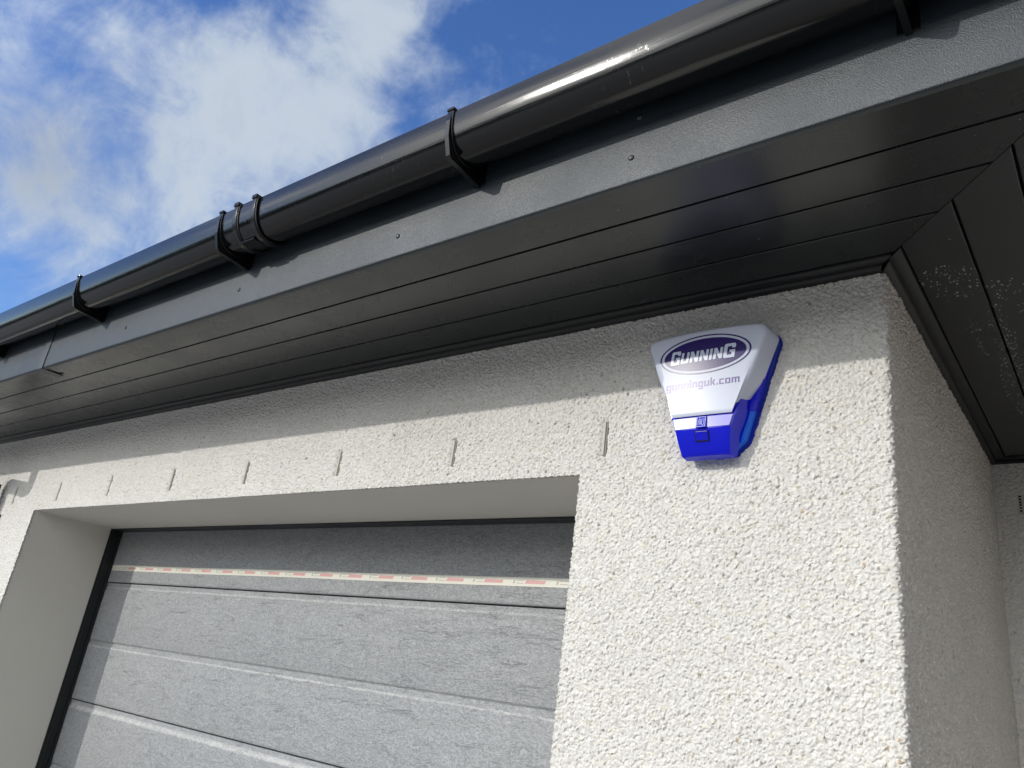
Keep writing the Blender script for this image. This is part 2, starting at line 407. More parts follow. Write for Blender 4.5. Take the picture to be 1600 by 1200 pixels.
def wall_sheet(name, S, Z, frame, holes, vents, seed, parent, jit=.0012):
    ns, nz_ = len(S), len(Z); s, z = np.meshgrid(S, Z, indexing='ij'); s = s.ravel(); z = z.ravel()
    js = jit*np.sin(s*310+np.sin(z*270)*3)*1.0; jz = jit*np.sin(z*290+np.sin(s*330)*3)
    h, col = roughcast(s, z, seed)
    for (vx, z0, z1, p_) in vents:
        wob = .0015*np.sin(z*160)
        m_ = (np.abs(s-vx-wob) < .0088) & (z > z0-.004) & (z < z1+.004)
        h = np.where(m_, -.001, h)
        m2 = (np.abs(s-vx-wob) < .0125) & (z > z0-.006) & (z < z1+.006) & ~m_
        h = np.where(m2, np.minimum(h, .003), h)
    V = frame(s+js, z+jz, h)
    i, j = np.meshgrid(np.arange(ns-1), np.arange(nz_-1), indexing='ij'); i = i.ravel(); j = j.ravel()
    ms = (S[i]+S[i+1])/2; mz = (Z[j]+Z[j+1])/2; keep = np.ones(len(i), bool)
    for (a, b_, c_, d_) in holes: keep &= ~((ms > a) & (ms < b_) & (mz > c_) & (mz < d_))
    i, j = i[keep], j[keep]
    q = np.stack([i*nz_+j, (i+1)*nz_+j, (i+1)*nz_+j+1, i*nz_+j+1], -1)
    # skirts back into the wall around each hole
    extra = []; exq = []; exc = []; base = len(V)
    for (a, b_, c_, d_) in holes:
        ia, ib = np.argmin(abs(S-a)), np.argmin(abs(S-b_)); jd = np.argmin(abs(Z-d_))
        loop = [(ia, jj) for jj in range(0, jd+1)] + [(ii, jd) for ii in range(ia+1, ib+1)] + [(ib, jj) for jj in range(jd-1, -1, -1)]
        idx = np.array([p*nz_+r for p, r in loop]); k0 = base+sum(len(e) for e in extra)
        back = frame(s[idx]+js[idx], z[idx]+jz[idx], np.full(len(idx), -.012))
        extra.append(back); exc.append(col[idx])
        n = len(idx); exq.append(np.stack([idx[:-1], idx[1:], k0+np.arange(1, n), k0+np.arange(n-1)], -1))
    if extra:
        V = np.concatenate([V]+extra); q = np.concatenate([q]+exq); col = np.concatenate([col]+exc)
    return grid_mesh(name, V, q, m_rough, parent, col)
RC = .006
def frame_main(s, z, h):
    x = np.where(s < -RC, s, 0.); y = np.where(s > RC, s, 0.)
    nx = np.where(s > RC, 1., 0.); ny = np.where(s < -RC, -1., 0.)
    m_ = np.abs(s) <= RC; th = (s+RC)/(2*RC)*math.pi/2
    x = np.where(m_, -RC+RC*np.sin(th), x); y = np.where(m_, RC-RC*np.cos(th), y)
    nx = np.where(m_, np.sin(th), nx); ny = np.where(m_, -np.cos(th), ny)
    return np.stack([x+nx*h, y+ny*h, z], -1)
S = np.concatenate([spaced(XMIN, -4.7, .009), spaced(-4.7, XL, .0055), spaced(XL, -2.4, .0045), spaced(-2.4, -1.3, .0030), spaced(-1.3, XR, .0016), spaced(XR, RC, .00135), spaced(RC, DEEP, .0021), [DEEP+.01]])
Z = np.concatenate([spaced(0, 1.1, .010), spaced(1.1, 1.30, .004), spaced(1.30, 1.5, .002), spaced(1.5, ZL, .00145), spaced(ZL, 2.462, .00145), [2.462]])
wall = wall_sheet('wall', S, Z, frame_main, [(XL, XR, 0, ZL)], VENTS+[(.49, 2.31, 2.392, .15)], 0, house)
S2 = np.concatenate([spaced(-.012, .55, .0027), spaced(.55, 2.62, .009), [2.62]]); Z2 = np.concatenate([spaced(0, 1.45, .010), spaced(1.45, 2.462, .0027), [2.462]])
wall_back = wall_sheet('wall', S2, Z2, lambda s, z, h: np.stack([s, DEEP-h, z], -1), [], [(.0695, 2.288, 2.337, .3)], 40, house)
wb = MB(); wb.box((2.62,-2.4,0),(6,DEEP+4,5.2)); wb.build('sky_blocker', material('sky_blocker_brick', (.16,.12,.10), .9)[0], house)  # unseen brick block added to cut the sky light on the side wall
# reveals
rv = MB()
rv.add([(XL,.004,0),(XL,YF+.1,0),(XL,YF+.1,ZL),(XL,.004,ZL)], [(0,1,2,3)])
rv.add([(XR,.004,0),(XR,YF+.1,0),(XR,YF+.1,ZL),(XR,.004,ZL)], [(3,2,1,0)])
rv.add([(XL,.004,ZL),(XL,YF+.1,ZL),(XR,YF+.1,ZL),(XR,.004,ZL)], [(0,1,2,3)])
rv.build('door_reveal', m_plaster, house)
# weep vents: slim plastic strips with slots, set in the roughcast
def weep_vent(x, z0, z1, p_, first=[]):
    o = MB(); y0 = -.0042*p_-.0032; w = .0070
    o.box((x-w*.5, y0, z0), (x+w*.5, .004, z1))
    n = 6; hh = (z1-z0)/n
    for k in range(n):
        o.box((x-w*.5-.0038, y0+.0012, z0+hh*(k+.15)), (x-w*.5, .003, z0+hh*(k+.60)))
    ob = o.build('weep_vent', m_vent, house, bevel=.0006)
    d = MB(); d.box((x+w*.5+.0003, y0+.003, z0), (x+w*.5+.0036, .004, z1)); d.build('vent_slot', m_ventdark, ob)
    ob['label'] = 'slim plastic weep vent in the roughcast'
for a in VENTS: weep_vent(*a)
# side wall vent and the row of dark holes in the back wall vent
o = MB(); o.box((-.003,.487,2.312),(.0012,.4935,2.390)); o.build('weep_vent', m_vent, house, bevel=.0005)
o = MB()
for k in range(6):
    if k in (1,): pass
    o.box((.0665,DEEP-.0052,2.290+k*.0088),(.0725,DEEP+.002,2.2935+k*.0088))
o.build('weep_vent', m_black, house)

# eaves: front run, outer corner at (E,-E), side run, inner corner at (E, DEEP-E), back run
XEND = 2.6
SH = .049                                   # the side overhang is this much shorter than the front one
def run_pts(o_): return [(XMIN, -o_), (o_-SH, -o_), (o_-SH, DEEP-o_), (XEND, DEEP-o_)]
def run_ends(k, o_):
    if k == 0: return (XMIN, -o_), (max(0., (o_-.018)/1.075) if o_ > 0 else 0., -o_)
    if k == 1: return (o_, -(.018+1.075*o_)*min(1., max(o_, 0)/.012)), (o_, DEEP-o_)
    return (o_, DEEP-o_), (XEND, DEEP-o_)
def sweep(profile, closed=True):
    """profile: list of (outward, z)"""
    n = len(profile); v = []; f = []
    for k in range(4):
        for (o_, z) in profile:
            x, y = run_pts(o_)[k]; v.append((x, y, z))
    m_ = n if closed else n-1
    for k in range(3):
        for i in range(m_):
            a, b_ = k*n+i, k*n+(i+1) % n; f.append((a, a+n, b_+n, b_))
    if closed: f += [tuple(range(n)), tuple(range(3*n, 4*n))[::-1]]
    return v, f
def run_piece(profile, k, gap=.0012):
    """one straight run with mitred ends"""
    v = []
    for e in (0, 1):
        for (o_, z) in profile:
            P_ = run_ends(k, o_); a, b_ = Vector(P_[0]), Vector(P_[1]); d = (b_-a).normalized()
            p = (a if e == 0 else b_) + d*(gap if e == 0 else -gap); v.append((p.x, p.y, z))
    n = len(profile)
    f = [(i, (i+1) % n, n+(i+1) % n, n+i) for i in range(n)] + [tuple(range(n))[::-1], tuple(range(n, 2*n))]
    return v, f
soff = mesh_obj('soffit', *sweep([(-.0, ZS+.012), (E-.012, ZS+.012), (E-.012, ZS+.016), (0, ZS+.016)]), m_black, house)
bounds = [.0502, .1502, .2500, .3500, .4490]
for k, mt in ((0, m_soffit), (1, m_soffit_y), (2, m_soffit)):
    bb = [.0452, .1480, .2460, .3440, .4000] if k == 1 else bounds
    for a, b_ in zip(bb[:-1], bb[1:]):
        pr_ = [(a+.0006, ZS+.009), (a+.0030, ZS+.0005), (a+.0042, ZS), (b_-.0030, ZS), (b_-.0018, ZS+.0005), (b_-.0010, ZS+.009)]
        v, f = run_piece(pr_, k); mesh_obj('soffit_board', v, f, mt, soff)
    # wall trim: deep bead against the wall and a thin leaf under the boards
    v, f = run_piece([(-.004, ZS+.010), (-.004, ZS-.011), (.017, ZS-.011), (.020, ZS-.008), (.021, ZS-.0035), (.043, ZS-.0030), (.0450, ZS-.001), (.0450, ZS+.010)], k, .0008)
    tr = mesh_obj('wall_trim', v, f, m_trim, soff); auto(tr, 50)
    # fascia return
fv, ff = sweep([(E-.012, ZS+.010), (E-.012, ZS-.0040), (E-.0062, ZS-.0044), (E-.0040, ZS-.0040), (E-.0020, ZS-.0026), (E-.0007, ZS-.0004), (E-.0001, ZS+.0020), (E, ZS+.245), (E-.012, ZS+.245)])
fascia = auto(mesh_obj('fascia', fv, ff, m_fascia, house), 50)
# thin lip of the fascia board returned under the soffit
v, f = run_piece([(E-.052, ZS-.0008), (E-.052, ZS-.0024), (E-.0125, ZS-.0030), (E-.0125, ZS-.0008)], 0, 0); mesh_obj('fascia_lip', v, f, m_soffit, fascia)
v, f = run_piece([(E-SH-.052, ZS-.0008), (E-SH-.052, ZS-.0024), (E-SH-.0125, ZS-.0030), (E-SH-.0125, ZS-.0008)], 1, 0); mesh_obj('fascia_lip', v, f, m_soffit_y, fascia)
# screw caps
def screw(x, z):
    n = 16; v = []; f = []
    rings = [(.0058, 0), (.0056, .0012), (.0042, .0026), (.002, .0033)]
    for r, h in rings:
        for j in range(n): a = 2*math.pi*j/n; v.append((x+r*math.cos(a), -E-h, z+r*math.sin(a)))
    for k in range(len(rings)-1):
        for j in range(n): f.append((k*n+j, k*n+(j+1)%n, (k+1)*n+(j+1)%n, (k+1)*n+j))
    f.append(tuple((len(rings)-1)*n+j for j in range(n)))
    mesh_obj('screw_cap', v, f, m_screw, fascia, smooth=True)
for x in (-.302, -.888, -1.493, -2.105, -3.30): screw(x, 2.499)
for x in (-.292, -1.49): screw(x, 2.585)
# fascia joint cover
jc = MB(); jc.box((-2.708,-E-.0035,ZS-.006),(-2.668,-E+.0,ZS+.24)); jc.box((-2.708,-E+.001,ZS-.0065),(-2.668,-E+.075,ZS-.0035))
jc.build('joint_cover', m_fascia, fascia, bevel=.001)
sc_ = (-2.695, 2.50); screw(-2.69, 2.503)

# roof: two visible runs of dark tiles in courses
prof = []
pz, po = ZS+.262, E+.055
for c in range(9):
    prof += [(po-c*.21, pz+c*.147), (po-(c+1)*.21+.0, pz+(c+1)*.147-.018)]
rv_ = [(o_, z) for o_, z in prof]
rv_ += [(rv_[-1][0], rv_[-1][1]-.05), (po, pz-.016)]
v = []; n = len(rv_); f = []
for k in range(4):
    for (o_, z) in rv_:
        x, y = run_pts(o_)[k]
        v.append((x, y, z))
for k in range(3):
    for i in range(n):
        a, b_ = k*n+i, k*n+(i+1) % n; f.append((a, a+n, b_+n, b_))
mesh_obj('roof', v, f, m_tile, house)

# garage door
gd = mesh_obj('garage_door', [(XL,.440,0),(XR,.440,0),(XR,.440,2.12),(XL,.440,2.12)], [(0,1,2,3)], m_black, house)
def section(z1, z0, topfree=False):
    y = YD; zm = (z1+z0)/2 - .004
    p = [(z0, y+.022), (z0, y+.003), (z0+.002, y+.0008), (z0+.008, y)]
    p += [(zm-.018, y), (zm-.014, y+.0012), (zm-.0085, y+.0060), (zm-.004, y+.0066), (zm+.0008, y+.0060), (zm+.0030, y+.001), (zm+.006, y)]
    p += [(z1-.034, y), (z1-.031, y+.0006), (z1-.0245, y+.0048), (z1-.022, y+.0053), (z1-.0015, y+.0053), (z1, y+.007), (z1, y+.022)]
    v = []; f = []
    n = len(p); xs = [XL-.01, XR+.04]
    for x in xs: v += [(x, yy, zz) for zz, yy in p]
    f = [(i, i+1, n+i+1, n+i) for i in range(n-1)]
    o = mesh_obj('door_panel', v, f, m_door, gd); auto(o, 60)
    return o
zs = [2.345, 1.831, 1.3165, .802, .288, -.2]
for a, b_ in zip(zs[:-1], zs[1:]): section(a-.0045, b_)
fr = MB()
fr.box((XL+.0004, YF-.002, 0), (XL+.0045, YD-.0015, ZL-.001)); fr.box((XL+.0045, YF+.006, 0), (XL+.009, YF+.016, ZL-.001)); fr.box((XL+.0045, YD-.012, 0), (XL+.012, YD-.0015, ZL-.001))
fr.build('door_frame', m_frame, gd, bevel=.001)
fr = MB(); fr.box((XR-.03, YF+.01, 0), (XR-.0005, YD-.002, ZL-.001)); fr.build('door_frame', m_frame, gd, bevel=.0015)
fr = MB(); fr.box((XL+.013, YF+.0005, ZL-.006), (XR-.032, YD-.002, ZL-.0005)); fr.build('top_seal', m_frame, gd, bevel=.0015)

# ------------------------------------------------------------------ protective tape on the door
tp = MB(); ty = YD-.0009
segs = np.linspace(XL+.014, XR-.033, 60)
for i in range(59):
    a, b_ = segs[i], segs[i+1]; wa, wb_ = .0007*math.sin(a*5), .0007*math.sin(b_*5)
    tp.add([(a,ty,1.8832+wa),(b_,ty,1.8832+wb_),(b_,ty,1.9085+wb_),(a,ty,1.9085+wa), (a,YD,1.8832+wa),(b_,YD,1.8832+wb_),(b_,YD,1.9085+wb_),(a,YD,1.9085+wa)],
           [(0,1,2,3),(0,4,5,1),(3,2,6,7)])
tape = tp.build('adhesive_tape', m_tape); tag(tape, 'long white tape with red printed blocks stuck across the top panel of the garage door', 'tape')
m_tapetxt, _, _ = material('tape_text', (.66,.42,.40), .4); y1 = ty-.0004
for k in range(-11, 7):
    x = -1.845+k*.153
    if x+.075 > XR-.04 or x < XL+.07: continue
    zc = 1.8965; h = .0052
    mk = MB(); mk.add([(x,y1,zc-h),(x+.071,y1,zc-h),(x+.074,y1,zc+h*.75),(x+.006,y1,zc+h)], [(0,1,2,3)])
    block = mk.build('red_print', m_tapered, tape)
    mw = MB()
    for r in range(7):      # pale small letters reversed out of the red block
        xx = x+.010+r*.0085
        mw.add([(xx,y1-.0003,zc-.0010),(xx+.0048,y1-.0003,zc-.0010),(xx+.0056,y1-.0003,zc+.0012),(xx+.0008,y1-.0003,zc+.0012)], [(0,1,2,3)])
    mw.build('lettering', m_tapetxt, block)
    mg = MB()
    mg.add([(x-.043,y1,zc-h),(x-.037,y1,zc-h),(x-.034,y1,zc+h*.8),(x-.040,y1,zc+h*.8)], [(0,1,2,3)])
    mg.add([(x-.030,y1,zc-.0050),(x-.004,y1,zc-.0050),(x-.004,y1,zc-.0032),(x-.030,y1,zc-.0032)], [(0,1,2,3)])
    mg.add([(x-.030,y1,zc+.0032),(x-.002,y1,zc+.0032),(x-.002,y1,zc+.0050),(x-.030,y1,zc+.0050)], [(0,1,2,3)])
    mg.build('grey_print', m_tapegrey, tape)

# ------------------------------------------------------------------ gutter
gut = empty('rain_gutter', (-2.5, -.518, 2.60))
tag(gut, 'long black glossy rain gutter held by brackets under the roof edge', 'gutter')
def gut_prof(off=0, n=40, t0=0.0, t1=math.pi):
    a, b_, e = .056+off, .0915+off, 2.35
    pts = []
    for i in range(n+1):
        th = t0+(t1-t0)*i/n; c, s_ = math.cos(th), math.sin(th)
        pts.append((.518+a*math.copysign(abs(c)**(2/e), c), 2.664-b_*abs(s_)**(2/e)))
    return pts
def shell(off, thick, n=40):
    outer = gut_prof(off, n); inner = gut_prof(off-thick, n)
    return outer + inner[::-1]
pr_ = shell(0, .0024, 48)
pr_ = [(.574+.0020, 2.6660), (.5745+.0016, 2.6655-.006)] + pr_[1:]
v, f = sweep(shell(0, .0024, 48)); trough = mesh_obj('trough', v, f, m_gutter, gut); auto(trough, 35)
def xprism(pts, x0, x1): 
    m_ = MB(); m_.prism(pts, lambda p: (x0, -p[0], p[1]), lambda p: (x1, -p[0], p[1])); return m_
def band(off0, off1, x0, x1, n=40):
    o_, i_ = gut_prof(off1, n), gut_prof(off0, n); m_ = MB(); N_ = n+1
    v = [(x, -p[0], p[1]) for x in (x0, x1) for p in o_] + [(x, -p[0], p[1]) for x in (x0, x1) for p in i_]
    f = []
    for i in range(n):
        f.append((i, i+1, N_+i+1, N_+i)); f.append((2*N_+i, 3*N_+i, 3*N_+i+1, 2*N_+i+1))
        f.append((i, 2*N_+i, 2*N_+i+1, i+1)); f.append((N_+i, N_+i+1, 3*N_+i+1, 3*N_+i))
    f.append((0, N_, 3*N_, 2*N_)); f.append((n, 2*N_+n, 3*N_+n, N_+n))
    m_.add(v, f); return m_
def bracket(x):
    br = band(.0004, .0034, x-.0085, x+.0085).build('bracket', m_bracket, gut, bevel=.0008); auto(br, 40)
    # front strap leaving the trough and running straight back to the fascia
    outer = [(.5765, 2.668), (.5800, 2.640), (.5765, 2.606), (.5625, 2.566), (.5560, 2.5595), (.4625, 2.5520)]
    inner = [(.4625, 2.5550), (.5550, 2.5625), (.5600, 2.568), (.5740, 2.607), (.5774, 2.640), (.5755, 2.668)]
    xprism(outer+inner, x-.0055, x+.0055).build('strap', m_bracket, br, bevel=.0008)
    gp = [p for p in gut_prof(.002, 40) if p[0] > .4625]
    web = [(.4625, 2.5540)] + [(.5550, 2.5610), (.5610, 2.567), (.5750, 2.606)] + [p for p in gp if p[1] < 2.630]
    web += []
    xprism(web, x-.0018, x+.0018).build('web', m_bracket, br)
    bk = MB(); bk.box((x-.016, -E-.0025, 2.556), (x+.016, -E, 2.66)); 
    bk.build('back_plate', m_bracket, br, bevel=.0008)
    cl = MB(); cl.box((x-.0095, -.5800, 2.6655), (x+.0095, -.5600, 2.6725)); cl.build('clip', m_bracket, br, bevel=.002)
    return br
for x in (.150, -.664, -1.477, -2.297, -3.115, -3.935, -4.755): bracket(x)
un = band(.0002, .0030, -1.412, -1.312).build('union_joint', m_gutter, gut, bevel=.0006); auto(un, 40)
for xc in (-1.400, -1.322):
    sb = band(.0031, .0078, xc-.0085, xc+.0085).build('union_strap', m_bracket, un, bevel=.0022, seg=3); auto(sb, 40)
    rb = band(.0031, .0052, xc+.0087, xc+.0130).build('seal_ring', m_seal, un)
    cl = MB(); cl.box((xc-.010, -.5850, 2.6600), (xc+.010, -.5620, 2.6720)); cl.build('clip', m_bracket, un, bevel=.0025)
lg = MB(); lg.box((-1.388, -.548, 2.5660), (-1.336, -.515, 2.5696)); lg.build('drip_ledge', m_gutter, un, bevel=.0012)

# ------------------------------------------------------------------ downpipe (just outside the left edge; its shadow falls on the wall)
dp = empty('downpipe', (-3.975, -.06, 0)); tag(dp, 'black round downpipe with swan neck bend on the white wall left of the garage door', 'downpipe')
m_ = MB(); m_.tube([(-3.96,-.518,2.575),(-3.96,-.518,2.42),(-3.961,-.505,2.385),(-3.965,-.46,2.358),(-3.972,-.12,2.245),(-3.975,-.075,2.222),(-3.975,-.06,2.19),(-3.975,-.06,.05)], .034, 28)
auto(m_.build('pipe', m_gutter, dp), 50)
m_ = MB(); m_.tube([(-3.975,-.06,2.20),(-3.975,-.06,2.13)], .038, 28); auto(m_.build('socket', m_gutter, dp), 50)
m_ = MB(); m_.box((-4.01,-.012,2.035),(-3.888,-.004,2.058)); m_.tube([(-3.975,-.06,2.062),(-3.975,-.06,2.031)], .039, 28); m_.build('pipe_clip', m_bracket, dp, bevel=.001)

# ------------------------------------------------------------------ alarm bell box
XC = -.3225
bx = empty('alarm_bell_box', (XC, 0, 2.2))
tag(bx, 'tapered white and blue alarm box mounted high on the roughcast wall near the corner', 'alarm box')
def rounded(pts, rads, n=6):
    out = []; m_ = len(pts)
    for i in range(m_):
        p = Vector(pts[i]); a = Vector(pts[i-1]); b_ = Vector(pts[(i+1) % m_]); r = rads[i]
        if r <= 0: out.append(tuple(p)); continue
        da, db = (a-p).normalized(), (b_-p).normalized(); ang = da.angle(db)
        tl = r/math.tan(ang/2); tl = min(tl, (a-p).length*.45, (b_-p).length*.45)
        s0, s1 = p+da*tl, p+db*tl
        for k in range(n+1):
            u = k/n; out.append(tuple(s0*(1-u)**2 + p*2*u*(1-u) + s1*u*u))
    return out
def loft(layers, name, mat, parent, capfront=True, capback=True, yf=None):
    """layers: list of (outline[(x,z)], y or function)"""
    n = len(layers[0][0]); v = []; f = []
    for pts, y in layers:
        for (x, z) in pts: v.append((XC+x, y(x, z) if callable(y) else y, z))
    for k in range(len(layers)-1):
        for i in range(n): f.append((k*n+i, k*n+(i+1) % n, (k+1)*n+(i+1) % n, (k+1)*n+i))
    if capfront: f.append(tuple((len(layers)-1)*n+i for i in range(n)))
    if capback: f.append(tuple(range(n))[::-1])
    return auto(mesh_obj(name, v, f, mat, parent), 38)
def inset(pts, d, c=(0, 2.23)):
    """shrink an outline by about d"""
    out = []; m_ = len(pts)
    for i in range(m_):
        a = Vector(pts[i-1]); p = Vector(pts[i]); b_ = Vector(pts[(i+1) % m_]); e = (b_-a)
        nrm = Vector((-e.y, e.x)).normalized()
        if nrm.dot(Vector(c)-p) < 0: nrm = -nrm
        out.append(tuple(p+nrm*d))
    return out
# backplate
bp = rounded([(-.128,2.334),(0,2.339),(.128,2.334),(.131,2.318),(.071,2.112),(.046,2.086),(-.046,2.086),(-.071,2.112),(-.131,2.318)], [.02,.2,.02,.01,.008,.006,.006,.008,.01])
loft([(bp, .0), (bp, -.016), (inset(bp,.003), -.019)], 'backplate', m_blue2, bx)
bp2 = inset(bp, .0035); m_azure = blue('painted_glow_blue', (.001,.24,1.0), .5)
def clipz(pts, lo, hi): return [(x, min(max(z, lo), hi)) for x, z in pts]
up_ = [p for p in bp2 if p[1] > 2.17]; hwc = .129*(2.17-2.04)/(2.318-2.04)+.0065
def side_x(z): return .0675+(z-2.112)/(2.318-2.112)*(.1275-.0675)
up_ = [(side_x(2.170), 2.170), (-side_x(2.170), 2.170)]
bl = [(-side_x(2.318),2.318),(-.122,2.331),(.122,2.331),(side_x(2.318),2.318),(side_x(2.17),2.17),(-side_x(2.17),2.17)]
loft([(bl, -.0192), (bl, -.034)], 'housing', m_blue, bx)
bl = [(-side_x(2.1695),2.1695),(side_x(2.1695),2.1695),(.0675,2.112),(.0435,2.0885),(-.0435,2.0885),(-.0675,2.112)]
loft([(bl, -.0192), (bl, -.0315)], 'painted_glow', m_azure, bx)  # bright azure piece: light glowing through the lens, put into its colour
# white cover with a domed face
def face_prof(hw, yb, yf, yr):
    """cross-section from the left back edge round the face to the right back edge"""
    a = [(hw+.0062, yb), (hw+.0058, yb-.004), (hw+.0050, yb-.010), (hw+.0042, yb-.018), (hw+.0030, yb-(yb-yf)*.6), (hw+.0020, yf+.010), (hw+.0010, yf+.0055), (hw-.0015, yf+.0020), (hw-.0050, yf)]
    mid = [((hw-.0050)*c_, yf) for c_ in np.linspace(1, -1, 25)[1:-1]]
    return [(-x, y) for x, y in a] + [(-x, y) for x, y in mid] + [(x, y) for x, y in a[::-1]]
def dome_d(x): return .0035*max(0., 1-(x/.11)**2)
def rows_mesh(rows, name, mat, zfun=None, deg=40):
    v = []; f = []; W = None
    for (z, hw, yf) in rows:
        pr = face_prof(hw, -.031, yf, 0); W = len(pr)
        for k_, (x, y) in enumerate(pr):
            zz = zfun(x, z, hw, k_, W) if zfun else z
            yy = y - (dome_d(x) if y <= yf+1e-6 else 0)
            v.append((XC+x, min(yy, -.031), zz))
    for r in range(len(rows)-1):
        for i in range(W-1): f.append((r*W+i, (r+1)*W+i, (r+1)*W+i+1, r*W+i+1))
    f.append(tuple(range(W))); f.append(tuple((len(rows)-1)*W+i for i in range(W))[::-1])
    return auto(mesh_obj(name, v, f, mat, bx), deg)
def hw_at(z): return .0665+(z-2.150)/(2.316-2.150)*(.1265-.0665)
rows = [(2.150, hw_at(2.150), -.0835), (2.1515, hw_at(2.1515), -.0847)]
rows += [(z, hw_at(z), -.0850) for z in np.linspace(2.158, 2.310, 14)]
rows += [(2.317, .1262, -.0850), (2.323, .1245, -.0848), (2.3275, .1215, -.0842), (2.3305, .1180, -.0830), (2.3325, .1145, -.0800), (2.3335, .1120, -.0740), (2.3335, .1115, -.0520), (2.3335, .1110, -.0330)]
def zc_(x, z, hw, k_, W):
    u = x/hw; z2 = z + (.0045*(1-u*u) if z > 2.31 else 0)
    if False and (k_ < 5 or k_ >= W-5): z2 = z2
    e = min(k_, W-1-k_)
    if e < 8:
        lo_ = 2.172 + (.020, .0120, .0085, .0062, .004, .002, 0., 0.)[e]
        if z < 2.225: z2 = lo_ + (z-2.150)*(2.225-lo_)/(2.225-2.150)
    return z2
cover = rows_mesh(rows, 'cover', m_white, zc_)
# blue lens under the cover: slopes back to the wall
lens_layers = [(2.2000,.074,-.070),(2.1660,.0690,-.0775),(2.1500,.0650,-.0812),(2.1480,.0640,-.0815),(2.1245,.0570,-.0830),(2.1205,.0558,-.0822),(2.1000,.0520,-.0745),(2.0830,.0485,-.0640),(2.0780,.0475,-.0600),(2.0755,.0460,-.0560)]
v = []; f = []; nx_ = 13
for z, hw, y in lens_layers:
    v.append((XC-hw*1.0, -.032, z)); 
    for i in range(nx_):
        u = -1+2*i/(nx_-1); yy = y - .0012*(1-u*u); 
        if abs(u) == 1: yy = y+.003
        v.append((XC+hw*u*(1 if abs(u) < 1 else 1.02), yy, z))
    v.append((XC+hw*1.07+.001, -.032, z))
W = nx_+2
for k in range(len(lens_layers)-1):
    for i in range(W-1): f.append((k*W+i, k*W+i+1, (k+1)*W+i+1, (k+1)*W+i))
last = (len(lens_layers)-1)*W; f.append(tuple(last+i for i in range(W))[::-1]); f.append(tuple(range(W)))
lens = auto(mesh_obj('lens', v, f, m_blue, bx), 22)
m_highlight, _, _ = material('lens_highlight', (.20,.20,.62), .16, .9)  # pale strip on the lens, its bright highlight put into the colour
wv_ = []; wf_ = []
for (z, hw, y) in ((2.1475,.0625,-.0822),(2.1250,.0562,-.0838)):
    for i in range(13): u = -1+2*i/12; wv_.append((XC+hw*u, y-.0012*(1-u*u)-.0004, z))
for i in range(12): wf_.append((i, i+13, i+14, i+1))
auto(mesh_obj('lens_highlight', wv_, wf_, m_highlight, lens), 60)
# emblem tab and its release slot
eb = MB()
def ybox(m_, x0, x1, z0, z1, y0, y1): m_.add([(XC+x0,y0[0],z0),(XC+x1,y0[0],z0),(XC+x1,y0[1],z1),(XC+x0,y0[1],z1),(XC+x0,y1,z0),(XC+x1,y1,z0),(XC+x1,y1,z1),(XC+x0,y1,z1)], [(0,1,2,3),(0,4,5,1),(1,5,6,2),(2,6,7,3),(3,7,4,0)])
ybox(eb, -.0105, .0105, 2.1235, 2.1475, (-.0915,-.0865), -.07); 
emb = eb.build('emblem', m_blue, lens, bevel=.0008)
m_emw, _, _ = material('emblem_pale', (.62,.66,.92), .2)
eb = MB()
def ln(m_, pts, w, yof=.0007):
    for (a, b_) in zip(pts[:-1], pts[1:]):
        a, b_ = Vector(a), Vector(b_); d = (b_-a).normalized(); nn = Vector((-d.y, d.x))*w/2; a = a-d*w/2; b_ = b_+d*w/2
        def P3(p): t_ = (p.y-2.1235)/.024; return (XC+p.x, -.0915+.005*t_-yof, p.y)
        m_.add([P3(a-nn), P3(b_-nn), P3(b_+nn), P3(a+nn)], [(0,1,2,3)])
ln(eb, [(-.0088,2.1252),(.0088,2.1252),(.0088,2.1460),(-.0088,2.1460),(-.0088,2.1252)], .0011)
ln(eb, [(-.0055,2.1285),(-.0055,2.1385),(-.003,2.1425),(-.0005,2.1385),(-.0005,2.1300)], .0011)
ln(eb, [(-.0028,2.1290),(-.0028,2.1380)], .0009)
ln(eb, [(.0018,2.1425),(.0018,2.1300),(.0040,2.1275),(.0060,2.1300),(.0060,2.1425)], .0011)
eb.build('emblem_mark', m_emw, emb)
eb = MB(); ybox(eb, -.0125, .0125, 2.1005, 2.1165, (-.0795,-.0870), -.06); sl = eb.build('latch', m_blue, lens, bevel=.0006)
eb = MB(); ybox(eb, -.0140, .0140, 2.0985, 2.1180, (-.0778,-.0868), -.06); eb.build('latch_slot', material('slot_dark', (.002,.004,.05), .3)[0], lens)
# printed logo: ellipse, ring, name, web address, on the domed face
def face_y(x, lift): return -(.0850 + .0035*max(0, 1-(x/.11)**2)) - lift
def ellipse_mesh(cx, cz, a, b_, lift, name, mat, a2=0, b2=0, n=72):
    v = []; f = []
    if a2 == 0:
        R_ = 6
        for r in range(1, R_+1):
            for i in range(n): t_ = 2*math.pi*i/n; x = cx+a*r/R_*math.cos(t_); v.append((XC+x, face_y(x, lift), cz+b_*r/R_*math.sin(t_)))
        for r in range(R_-1):
            for i in range(n): f.append((r*n+i, r*n+(i+1)%n, (r+1)*n+(i+1)%n, (r+1)*n+i))
        f.append(tuple(range(n)))
    else:
        for (A_, B_) in ((a, b_), (a2, b2)):
            for i in range(n): t_ = 2*math.pi*i/n; x = cx+A_*math.cos(t_); v.append((XC+x, face_y(x, lift), cz+B_*math.sin(t_)))
        for i in range(n): f.append((i, (i+1)%n, n+(i+1)%n, n+i))
    return mesh_obj(name, v, f, mat, bx)
LCX, LCZ = -.0005, 2.2812
ellipse_mesh(LCX, LCZ, .0985, .0430, .0004, 'logo_ring', m_ink, .0945, .0400)
